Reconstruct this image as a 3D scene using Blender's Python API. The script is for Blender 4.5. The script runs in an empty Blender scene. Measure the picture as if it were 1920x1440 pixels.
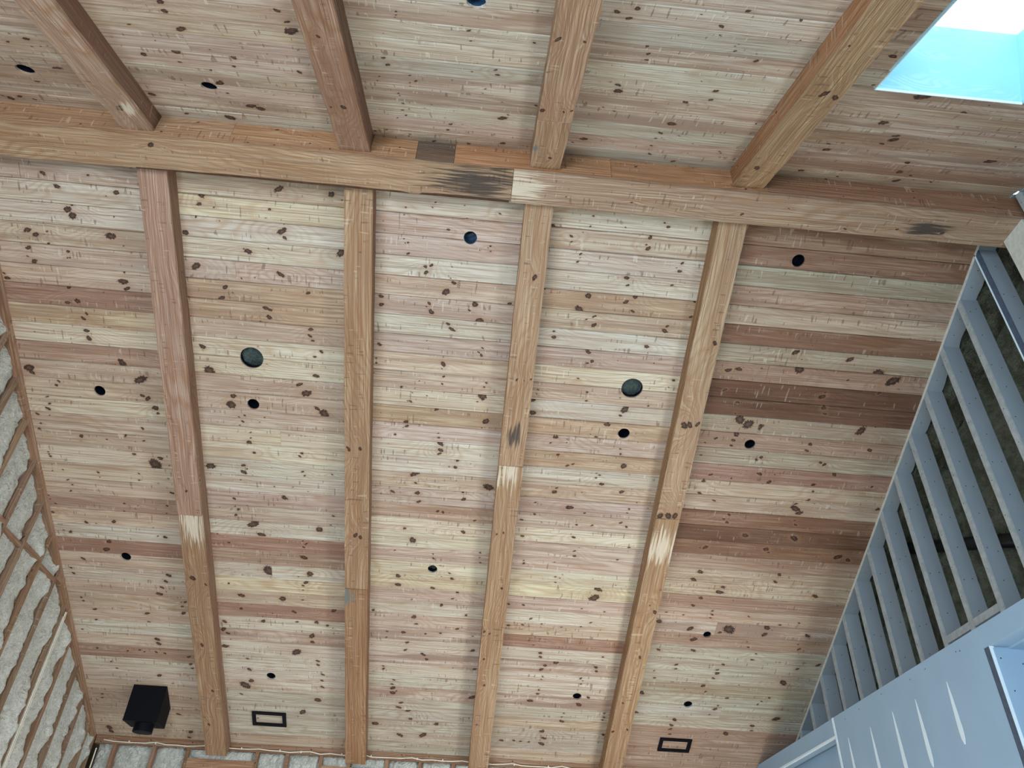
import bpy, bmesh, math, random
from mathutils import Matrix, Vector, noise
random.seed(7)
sc = bpy.context.scene
C = sc.collection

# ------------------------------------------------------------------ camera, world, lights, exposure
F = Vector((0.0447, 0.7923, 0.6085))
def cam_axes(pitch, yaw, roll):
    p, y, r = (math.radians(a) for a in (pitch, yaw, roll))
    f = Vector((math.sin(y)*math.cos(p), math.cos(y)*math.cos(p), math.sin(p)))
    rt = Vector((math.cos(y), -math.sin(y), 0)); up = rt.cross(f)
    return f, rt*math.cos(r)+up*math.sin(r), up*math.cos(r)-rt*math.sin(r)
f_, r_, u_ = cam_axes(37.4805, 3.2291, 2.7087)
cd = bpy.data.cameras.new('camera'); cam = bpy.data.objects.new('camera', cd); C.objects.link(cam)
cd.sensor_width = 36; cd.lens = 1442.64/1920*36; cd.clip_start = 0.05
cam.matrix_world = Matrix(((r_.x, u_.x, -f_.x, 0.1508), (r_.y, u_.y, -f_.y, -3.7841), (r_.z, u_.z, -f_.z, 1.5), (0, 0, 0, 1)))
sc.camera = cam
sc.view_settings.view_transform = 'Standard'; sc.view_settings.look = 'None'
sc.view_settings.gamma = 1; sc.view_settings.use_curve_mapping = False
sc.cycles.max_bounces = 5; sc.cycles.diffuse_bounces = 4; sc.cycles.glossy_bounces = 2
sc.cycles.adaptive_threshold = 0.05; sc.cycles.adaptive_min_samples = 16
sc.view_settings.exposure = 0.30

w = bpy.data.worlds.new('sky'); sc.world = w; w.use_nodes = True
bg = w.node_tree.nodes['Background']; bg.inputs[0].default_value = (0.66, 0.86, 1.0, 1); bg.inputs[1].default_value = 3.0

def area(name, loc, target, sx, sy, power, col):
    l = bpy.data.lights.new(name, 'AREA'); l.shape = 'RECTANGLE'; l.size = sx; l.size_y = sy
    l.energy = power; l.color = col
    o = bpy.data.objects.new(name, l); C.objects.link(o); o.location = loc
    o.rotation_euler = (Vector(target)-Vector(loc)).to_track_quat('-Z', 'Y').to_euler()
    return o
# daylight entering through the big windows of the near wall, the left wall and the far wall (all below the frame)
area('window_light_near_right', (1.6, -6.1, 1.5), (2.6, 2.0, 2.4), 3.4, 2.2, 130, (0.50, 0.78, 1.0))
area('window_light_near_left', (-2.2, -6.1, 1.6), (-2.0, 2.0, 3.5), 3.4, 2.6, 310, (0.95, 0.97, 1.0))
area('window_light_far', (-1.0, 6.1, 1.5), (-1.0, 0.0, 3.0), 4.0, 2.2, 40, (0.95, 0.98, 1.0))
area('window_light_left', (-3.9, -2.5, 1.4), (3.0, -0.5, 1.8), 4.0, 2.0, 260, (0.46, 0.76, 1.0))
area('added_fill_right', (3.85, 2.6, 1.1), (-3.0, 3.2, 2.4), 4.0, 1.8, 230, (0.98, 1.0, 0.97))  # added fill in front of the parapet, brightens the left wall foam

portal = area('skylight_portal', (2.99, -1.80, 6.3), (2.99, -1.80, 0), 1.1, 1.5, 1, (1, 1, 1))
portal.data.cycles.is_portal = True
portal.location = (2.99, -1.98, 6.18); portal.rotation_euler = (math.radians(26.16), 0, 0)

ZB = 6.316                    # underside of the ridge beam
XL, XR, YE = -3.965, 4.262, 6.286
A1, A2 = math.radians(26.5518), math.radians(26.1638)
Z1, Z2 = ZB+0.370, ZB+0.336
BW = 0.149                    # half width of the ridge beam
HR = 0.1797                   # rafter depth
RW = 0.2296
RX = [-2.5225, -0.913, 0.527, 2.105]
PITCH = 0.1801

# ------------------------------------------------------------------ materials
def lin(c):
    return tuple(((v/255+0.055)/1.055)**2.4 if v/255 > 0.04045 else v/255/12.92 for v in c)
def new_mat(name):
    m = bpy.data.materials.new(name); m.use_nodes = True
    nt = m.node_tree; nt.nodes.clear()
    out = nt.nodes.new('ShaderNodeOutputMaterial'); b = nt.nodes.new('ShaderNodeBsdfPrincipled')
    nt.links.new(b.outputs[0], out.inputs[0])
    return m, nt, b
class NB:
    """small node builder"""
    def __init__(s, nt): s.nt = nt
    def n(s, t, **k):
        x = s.nt.nodes.new(t)
        for a, v in k.items(): setattr(x, a, v)
        return x
    def put(s, sock, v):
        if isinstance(v, bpy.types.NodeSocket): s.nt.links.new(v, sock)
        elif v is not None: sock.default_value = v
    def m(s, op, a, b=None, c=None, clamp=False):
        x = s.n('ShaderNodeMath', operation=op, use_clamp=clamp)
        s.put(x.inputs[0], a); s.put(x.inputs[1], b)
        if c is not None: s.put(x.inputs[2], c)
        return x.outputs[0]
    def vm(s, op, a, b=None, scale=None):
        x = s.n('ShaderNodeVectorMath', operation=op)
        s.put(x.inputs[0], a)
        if b is not None: s.put(x.inputs[1], b)
        if scale is not None: s.put(x.inputs['Scale'], scale)
        return x.outputs['Value' if op in ('LENGTH', 'DOT_PRODUCT', 'DISTANCE') else 'Vector']
    def mix(s, fac, a, b, mode='MIX'):
        x = s.n('ShaderNodeMix', data_type='RGBA', blend_type=mode)
        s.put(x.inputs[0], fac); s.put(x.inputs[6], a); s.put(x.inputs[7], b)
        return x.outputs[2]
    def ss(s, v, lo, hi, a=0.0, b=1.0):
        x = s.n('ShaderNodeMapRange', interpolation_type='SMOOTHSTEP')
        s.put(x.inputs[0], v)
        for i, q in enumerate((lo, hi, a, b)): s.put(x.inputs[i+1], q)
        return x.outputs[0]
    def noise(s, vec, scale=1.0, detail=2.0, rough=0.5):
        x = s.n('ShaderNodeTexNoise'); s.put(x.inputs['Vector'], vec)
        x.inputs['Scale'].default_value = scale; x.inputs['Detail'].default_value = detail; x.inputs['Roughness'].default_value = rough
        return x.outputs[0]
    def xyz(s, v):
        x = s.n('ShaderNodeSeparateXYZ'); s.put(x.inputs[0], v); return x.outputs
    def comb(s, a, b, c):
        x = s.n('ShaderNodeCombineXYZ')
        for i, v in enumerate((a, b, c)): s.put(x.inputs[i], v)
        return x.outputs[0]
    def bump(s, h, strength, dist):
        x = s.n('ShaderNodeBump'); s.put(x.inputs['Height'], h)
        x.inputs['Strength'].default_value = strength; x.inputs['Distance'].default_value = dist
        return x.outputs[0]

def knot_group():
    g = bpy.data.node_groups.new('knot', 'ShaderNodeTree')
    g.interface.new_socket('P', in_out='INPUT', socket_type='NodeSocketVector')
    g.interface.new_socket('K', in_out='INPUT', socket_type='NodeSocketVector')
    g.interface.new_socket('Din', in_out='INPUT', socket_type='NodeSocketFloat')
    g.interface.new_socket('Fin', in_out='INPUT', socket_type='NodeSocketFloat')
    g.interface.new_socket('D', in_out='OUTPUT', socket_type='NodeSocketFloat')
    g.interface.new_socket('F', in_out='OUTPUT', socket_type='NodeSocketFloat')
    i = g.nodes.new('NodeGroupInput'); o = g.nodes.new('NodeGroupOutput'); b = NB(g)
    k = b.xyz(i.outputs['K'])
    d = b.vm('SUBTRACT', i.outputs['P'], b.comb(k[0], k[1], 0))
    q = b.xyz(d)
    # each knot gets its own length and slant
    h1 = b.m('FRACT', b.m('MULTIPLY', k[0], 137.31)); h2 = b.m('FRACT', b.m('MULTIPLY', k[1], 913.7))
    ky = b.m('ADD', q[1], b.m('MULTIPLY', q[0], b.m('MULTIPLY', b.m('SUBTRACT', h2, 0.5), 0.9)))
    dd = b.vm('LENGTH', b.comb(q[0], b.m('MULTIPLY', ky, b.m('ADD', b.m('MULTIPLY', h1, 0.9), 1.05)), 0))
    n = b.m('DIVIDE', dd, b.m('MAXIMUM', b.m('MULTIPLY', k[2], 0.92), 0.0002))
    g.links.new(b.m('MINIMUM', n, i.outputs['Din']), o.inputs['D'])
    # grain flows round the knot
    wide = b.vm('LENGTH', b.comb(b.m('MULTIPLY', q[0], 0.4), q[1], 0))
    e = b.m('DIVIDE', wide, b.m('MAXIMUM', b.m('MULTIPLY', k[2], 2.2), 0.0002))
    ex = b.m('EXPONENT', b.m('MULTIPLY', b.m('MULTIPLY', e, e), -1.0))
    g.links.new(b.m('ADD', i.outputs['Fin'], b.m('MULTIPLY', ex, k[2])), o.inputs['F'])
    return g
KG = knot_group()
NK = 8

def wood(name, beam=False):
    m, nt, bs = new_mat(name); b = NB(nt)
    P = b.n('ShaderNodeTexCoord').outputs['Object']
    info = b.n('ShaderNodeObjectInfo')
    seed = b.m('MULTIPLY', info.outputs['Random'], 91.0)
    x, y, z = b.xyz(P)[:3]
    yz = b.m('ADD', y, b.m('MULTIPLY', z, 1.0))
    P2 = b.comb(x, yz, 0.0)
    D, Fd = 99.0, 0.0
    for i in range(NK):
        at = b.n('ShaderNodeAttribute', attribute_type='OBJECT', attribute_name='k%d' % i)
        g = b.n('ShaderNodeGroup', node_tree=KG)
        b.put(g.inputs['P'], P2); b.put(g.inputs['K'], at.outputs['Vector']); b.put(g.inputs['Din'], D); b.put(g.inputs['Fin'], Fd)
        D, Fd = g.outputs['D'], g.outputs['F']
    # growth-ring field
    base = info.outputs['Color']
    alpha = info.outputs['Alpha']
    wob = b.noise(b.comb(b.m('MULTIPLY', x, 1.3), b.m('MULTIPLY', yz, 5.0), seed), 1.0, 2.0)
    wob2 = b.noise(b.comb(b.m('MULTIPLY', x, 0.45), b.m('MULTIPLY', yz, 1.5), b.m('ADD', seed, 7.0)), 1.0, 1.0)
    amp = 24.0 if beam else 20.0
    fld = b.m('ADD', b.m('MULTIPLY', yz, 26.0 if beam else 22.0), b.m('MULTIPLY', wob2, amp))
    fld = b.m('ADD', fld, b.m('MULTIPLY', wob, 3.5))
    fld = b.m('ADD', fld, b.m('MULTIPLY', Fd, 85.0))
    ring = b.m('ADD', b.m('MULTIPLY', b.m('SINE', b.m('MULTIPLY', fld, 6.2832)), 0.5), 0.5)
    ring = b.m('POWER', ring, 2.2)
    fade = b.ss(b.noise(b.comb(b.m('MULTIPLY', x, 0.8), b.m('MULTIPLY', yz, 4.0), b.m('ADD', seed, 3.0))), 0.35, 0.65)
    fine = b.noise(b.comb(b.m('MULTIPLY', x, 5.0), b.m('MULTIPLY', yz, 260.0), seed), 1.0, 2.0, 0.6)
    mid = b.noise(b.comb(b.m('MULTIPLY', x, 1.6), b.m('MULTIPLY', yz, 45.0), b.m('ADD', seed, 11.0)), 1.0, 3.0, 0.6)
    late = b.mix(1.0, base, (0.74, 0.57, 0.43, 1), 'MULTIPLY')
    gf = b.m('MULTIPLY', ring, b.m('ADD', b.m('MULTIPLY', fade, 0.50), 0.50 if beam else 0.16))
    col = b.mix(gf, base, late)
    blot = b.noise(b.comb(b.m('MULTIPLY', x, 1.5), b.m('MULTIPLY', yz, 11.0), b.m('ADD', seed, 15.0)), 1.0, 3.0, 0.6)
    col = b.mix(b.ss(b.m('ADD', blot, b.m('MULTIPLY', Fd, 1.5)), 0.48, 0.60, 0.0, b.m('ADD', 0.18, b.m('MULTIPLY', alpha, 0.45))), col, b.mix(1.0, base, (0.66, 0.50, 0.43, 1), 'MULTIPLY'))
    thin = b.noise(b.comb(b.m('MULTIPLY', x, 1.0), b.m('MULTIPLY', yz, 95.0), b.m('ADD', seed, 31.0)), 1.0, 3.0, 0.65)
    col = b.mix(b.ss(thin, 0.49, 0.62, 0.0, 0.78), col, b.mix(1.0, base, (0.50, 0.37, 0.30, 1), 'MULTIPLY'))
    col = b.mix(b.ss(mid, 0.50, 0.66, 0.0, 0.42), col, b.mix(1.0, base, (0.66, 0.50, 0.40, 1), 'MULTIPLY'))
    col = b.mix(b.ss(mid, 0.26, 0.46, 0.30, 0.0), col, b.mix(0.5, base, (0.78, 0.74, 0.62, 1)))
    if beam:
        gl = b.noise(b.comb(b.m('MULTIPLY', x, 0.7), b.m('ADD', b.m('MULTIPLY', yz, 120.0), b.m('ADD', b.m('MULTIPLY', wob2, 14.0), b.m('MULTIPLY', Fd, 260.0))), seed), 1.0, 2.0, 0.7)
        glb = b.noise(b.comb(b.m('MULTIPLY', x, 0.7), b.m('MULTIPLY', yz, 120.0), seed), 1.0, 1.0, 0.7)
        col = b.mix(b.ss(gl, 0.46, 0.66, 0.0, 0.72), col, b.mix(1.0, base, (0.58, 0.42, 0.32, 1), 'MULTIPLY'))
        col = b.mix(b.ss(gl, 0.30, 0.44, 0.35, 0.0), col, b.mix(0.4, base, (0.85, 0.76, 0.60, 1)))
    # dark heartwood streaks (strength per board in the colour's alpha)
    st = b.noise(b.comb(b.m('MULTIPLY', x, 0.9), b.m('MULTIPLY', yz, 17.0), b.m('ADD', seed, 23.0)), 1.0, 3.0, 0.55)
    sf = b.m('MULTIPLY', b.ss(b.m('ADD', st, b.m('MULTIPLY', Fd, 2.0)), 0.47, 0.62), alpha)
    col = b.mix(b.m('MULTIPLY', sf, 0.85), col, b.mix(0.35, (0.15, 0.065, 0.035, 1), base))
    # soft large value change
    big = b.noise(b.comb(b.m('MULTIPLY', x, 1.1), b.m('MULTIPLY', yz, 3.0), b.m('ADD', seed, 41.0)), 1.0, 1.0)
    col = b.mix(b.ss(big, 0.3, 0.7, 0.0, 0.16), col, (0.36, 0.22, 0.15, 1))
    col = b.mix(1.0, col, b.comb(b.m('ADD', b.m('MULTIPLY', fine, 0.34), 0.83), b.m('ADD', b.m('MULTIPLY', fine, 0.38), 0.81), b.m('ADD', b.m('MULTIPLY', fine, 0.42), 0.79)), 'MULTIPLY')
    # short saw marks across the grain
    cut = b.noise(b.comb(b.m('MULTIPLY', x, 55.0), b.m('MULTIPLY', yz, 9.0 if not beam else 7.0), b.m('ADD', seed, 5.0)), 1.0, 0.0)
    cm = b.ss(b.noise(b.comb(b.m('MULTIPLY', x, 1.7), b.m('MULTIPLY', yz, 14.0), b.m('ADD', seed, 61.0)), 1.0, 1.0), 0.48, 0.60)
    cutd = b.m('MULTIPLY', b.ss(cut, 0.71, 0.76), cm)
    cutl = b.m('MULTIPLY', b.ss(cut, 0.29, 0.24), cm)
    col = b.mix(b.m('MULTIPLY', cutd, 0.55), col, (0.14, 0.08, 0.05, 1))
    col = b.mix(b.m('MULTIPLY', cutl, 0.38), col, b.mix(0.45, base, (0.85, 0.78, 0.66, 1)))
    # knots: brown centre, dark rim, warm halo
    edge = b.noise(b.comb(b.m('MULTIPLY', x, 60.0), b.m('MULTIPLY', yz, 60.0), seed), 1.0, 2.0)
    Dn = b.m('ADD', D, b.m('MULTIPLY', b.m('SUBTRACT', edge, 0.5), 1.3))
    col = b.mix(b.m('MULTIPLY', b.ss(Dn, 2.8, 1.0), 0.26), col, (0.36, 0.19, 0.11, 1))
    rimc = b.mix(b.ss(Dn, 0.15, 0.62), (0.11, 0.05, 0.03, 1), (0.027, 0.013, 0.010, 1))
    col = b.mix(b.m('MULTIPLY', b.ss(Dn, 1.15, 0.80), 0.93), col, rimc)
    # weathered stain and pale patch, placed per piece
    sn = b.noise(b.comb(b.m('MULTIPLY', x, 3.0), b.m('MULTIPLY', yz, 55.0), b.m('ADD', seed, 77.0)), 1.0, 2.0, 0.6)
    for nm, colr, amt in (('stain', (0.035, 0.033, 0.034, 1), 0.85), ('pale', (0.80, 0.72, 0.58, 1), 0.62), ('blue', (0.13, 0.17, 0.18, 1), 0.8)):
        a = b.n('ShaderNodeAttribute', attribute_type='OBJECT', attribute_name=nm).outputs['Vector']
        k = b.xyz(a)
        dx = b.m('SUBTRACT', x, k[0]); dy = b.m('SUBTRACT', yz, k[1])
        d = b.m('DIVIDE', b.vm('LENGTH', b.comb(b.m('MULTIPLY', dx, 0.62), dy, 0)), b.m('MAXIMUM', k[2], 0.0002))
        d = b.m('ADD', d, b.m('MULTIPLY', b.m('SUBTRACT', sn, 0.5), 3.2))
        col = b.mix(b.m('MULTIPLY', b.ss(d, 1.0, 0.35), amt), col, colr)
    b.put(bs.inputs['Base Color'], col)
    bs.inputs['Roughness'].default_value = 0.62
    bs.inputs['Specular IOR Level'].default_value = 0.25
    h = b.m('ADD', b.m('MULTIPLY', fine, 0.5), b.m('MULTIPLY', cutd, -1.6))
    h = b.m('ADD', h, b.m('MULTIPLY', cutl, 1.2))
    if beam: h = b.m('ADD', h, b.m('MULTIPLY', glb, -2.2))
    h = b.m('ADD', h, b.m('MULTIPLY', b.noise(b.comb(b.m('MULTIPLY', x, 9.0), b.m('MULTIPLY', yz, 14.0), seed), 1.0, 2.0), 2.0))
    b.put(bs.inputs['Normal'], b.bump(h, 0.55, 0.004))
    return m
M_BOARD = wood('sawn_pine_board'); M_BEAM = wood('rough_sawn_beam', True)

def simple(name, col, rough=0.6, nscale=0.0, namt=0.0, bump=0.0, metal=0.0, bscale=None, spec=0.3):
    m, nt, bs = new_mat(name); b = NB(nt)
    c = (*lin(col), 1)
    if nscale:
        P = b.n('ShaderNodeTexCoord').outputs['Object']
        nv = b.noise(P, nscale, 3.0)
        b.put(bs.inputs['Base Color'], b.mix(b.ss(nv, 0.3, 0.7), c, tuple(v*(1-namt) for v in c[:3])+(1,)))
        if bump: b.put(bs.inputs['Normal'], b.bump(b.noise(P, bscale or nscale, 4.0, 0.6), 0.8, bump))
    else: bs.inputs['Base Color'].default_value = c
    bs.inputs['Roughness'].default_value = rough; bs.inputs['Metallic'].default_value = metal
    bs.inputs['Specular IOR Level'].default_value = spec
    return m
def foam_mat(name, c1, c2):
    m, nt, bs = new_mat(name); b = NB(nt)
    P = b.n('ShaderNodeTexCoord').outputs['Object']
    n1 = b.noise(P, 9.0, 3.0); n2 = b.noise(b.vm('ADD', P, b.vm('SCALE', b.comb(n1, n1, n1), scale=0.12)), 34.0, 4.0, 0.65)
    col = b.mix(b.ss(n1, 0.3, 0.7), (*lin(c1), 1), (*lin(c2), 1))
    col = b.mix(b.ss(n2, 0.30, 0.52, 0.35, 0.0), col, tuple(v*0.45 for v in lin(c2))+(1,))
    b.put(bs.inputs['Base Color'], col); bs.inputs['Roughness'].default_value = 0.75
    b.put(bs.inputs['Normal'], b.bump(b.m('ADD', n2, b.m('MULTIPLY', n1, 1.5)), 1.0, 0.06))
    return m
M_FOAM = foam_mat('spray_foam', (244, 246, 238), (228, 230, 220))
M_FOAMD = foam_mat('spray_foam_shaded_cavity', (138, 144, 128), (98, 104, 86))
M_FOAMG = foam_mat('grey_foam_plug', (92, 108, 106), (58, 72, 72))
M_DRYF = simple('drywall_wrap_shade_tint', (146, 156, 164), 0.75, 3.0, 0.06, 0.0005, bscale=300)  # same drywall as the parapet, colour darkened for the dimmer light on it
M_DRY = simple('drywall_daylight_tint', (158, 184, 206), 0.75, 3.0, 0.05, 0.0005, bscale=300)  # grey-white drywall with the blue daylight tinted into its colour
M_DRYG = simple('grey_paper_edge', (176, 180, 180), 0.8, 25.0, 0.2, 0.002)
M_DRYE = simple('drywall_paper_edge', (214, 212, 202), 0.8, 25.0, 0.14, 0.002)
M_COMP = simple('joint_compound', (226, 240, 248), 0.7)
M_BEAD = simple('galvanised_bead', (84, 96, 114), 0.6, 30.0, 0.2)
M_SCREW = simple('screw_black', (28, 28, 32), 0.5)
M_BLACK = simple('black_sheet_metal', (7, 9, 16), 0.55, spec=0.12)
M_NAVY = simple('dark_can_interior', (13, 17, 30), 0.5, spec=0.2)
M_BLUEC = simple('blue_plastic_can', (52, 84, 116), 0.35, 20.0, 0.3)
M_SHEATH = simple('roof_sheathing', (92, 76, 58), 0.9, 6.0, 0.2)
M_FLOOR = simple('plywood_subfloor', (196, 178, 150), 0.7, 2.0, 0.12)
M_WHITE = simple('cable_sheath', (234, 228, 212), 0.5)
M_DARKW = simple('dark_backing', (44, 44, 42), 0.9, 5.0, 0.2)
M_PIPE = simple('black_pipe', (26, 26, 30), 0.4)
def shaft_mat():
    m, nt, bs = new_mat('primed_plywood'); b = NB(nt)
    P = b.n('ShaderNodeTexCoord').outputs['Object']; x, y, z = b.xyz(P)[:3]
    nw = b.noise(b.comb(b.m('MULTIPLY', x, 1.6), b.m('MULTIPLY', y, 6.0), z), 1.0, 1.0)
    wv = b.m('SINE', b.m('MULTIPLY', b.m('ADD', b.m('MULTIPLY', y, 4.0), b.m('MULTIPLY', nw, 5.0)), 26.0))
    msk = b.ss(b.noise(b.comb(b.m('MULTIPLY', x, 2.0), b.m('MULTIPLY', y, 4.5), 4.0)), 0.45, 0.6)
    f = b.m('MULTIPLY', b.m('MULTIPLY', b.m('ADD', wv, 1.0), 0.5), msk)
    b.put(bs.inputs['Base Color'], b.mix(b.m('MULTIPLY', f, 0.5), (*lin((150, 202, 222)), 1), (*lin((190, 222, 228)), 1)))
    bs.inputs['Roughness'].default_value = 0.6
    return m
M_SHAFT = shaft_mat()

# ------------------------------------------------------------------ helpers
def box_bm(bm, x0, x1, y0, y1, z0, z1, jit=0.0, nx=1):
    """box, optionally cut along x with slightly wandering edges"""
    rows = []
    for i in range(nx+1):
        x = x0+(x1-x0)*i/nx
        j = [random.uniform(-jit, jit) for _ in range(8)] if jit else [0]*8
        rows.append([bm.verts.new((x, y0+j[0], z0+j[1])), bm.verts.new((x, y1+j[2], z0+j[3])), bm.verts.new((x, y1+j[4], z1)), bm.verts.new((x, y0+j[6], z1))])
    for a, c in zip(rows, rows[1:]):
        for k in range(4):
            bm.faces.new((a[k], a[(k+1) % 4], c[(k+1) % 4], c[k]))
    bm.faces.new(rows[0][::-1]); bm.faces.new(rows[-1])
def prism(bm, ring_a, ring_b):
    a = [bm.verts.new(p) for p in ring_a]; c = [bm.verts.new(p) for p in ring_b]
    n = len(a)
    for k in range(n): bm.faces.new((a[k], a[(k+1) % n], c[(k+1) % n], c[k]))
    bm.faces.new(a[::-1]); bm.faces.new(c)
def cyl(bm, c, r, axis, h, n=20, r2=None, cap=True):
    """cylinder from point c along unit axis for h"""
    ax = Vector(axis).normalized(); t = ax.orthogonal().normalized(); s = ax.cross(t); c = Vector(c)
    r2 = r if r2 is None else r2
    A = [c+(t*math.cos(q)+s*math.sin(q))*r for q in [2*math.pi*k/n for k in range(n)]]
    B = [c+ax*h+(t*math.cos(q)+s*math.sin(q))*r2 for q in [2*math.pi*k/n for k in range(n)]]
    prism(bm, A, B)
def obj(name, bm, mat, parent=None, mw=None, smooth=False, **props):
    if isinstance(bm, bpy.types.Mesh): me = bm
    else:
        bmesh.ops.recalc_face_normals(bm, faces=bm.faces)
        me = bpy.data.meshes.new(name); bm.to_mesh(me); bm.free()
        me.materials.append(mat)
        if smooth:
            for p in me.polygons: p.use_smooth = True
    o = bpy.data.objects.new(name, me); C.objects.link(o)
    if parent is not None: o.parent = parent
    if mw is not None: o.matrix_basis = mw
    for k, v in props.items(): o[k] = v
    return o
def empty(name, mw, **props):
    o = bpy.data.objects.new(name, None); C.objects.link(o); o.matrix_basis = mw; o.empty_display_size = 0.1
    for k, v in props.items(): o[k] = v
    return o
def T(x, y, z): return Matrix.Translation((x, y, z))
def frame(o, ux, uy):
    ux = Vector(ux).normalized(); uy = Vector(uy).normalized(); uz = ux.cross(uy)
    return Matrix(((ux.x, uy.x, uz.x, o[0]), (ux.y, uy.y, uz.y, o[1]), (ux.z, uy.z, uz.z, o[2]), (0, 0, 0, 1)))
def tint(o, c, a=0.3): o.color = (*lin(c), a)
def parse(s): return [tuple(int(q)/1000 for q in t.split(',')) for t in s.split()]
def set_knots(o, ks):
    ks = sorted(ks, key=lambda k: -k[2])[:NK]
    for i in range(NK): o['k%d' % i] = [float(v) for v in (ks[i] if i < len(ks) else (50.0, 50.0, 0.001))]
    for n in ('stain', 'pale', 'blue'):
        if n not in o: o[n] = [50.0, 50.0, 0.001]
def dull(c, f=.24):
    g = sum(c)/3; return tuple(v+(g-v)*f for v in c)
def jcol(c, s=7): 
    d = random.uniform(-s, s); return tuple(v+d+random.uniform(-s, s)*0.3 for v in c)

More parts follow.
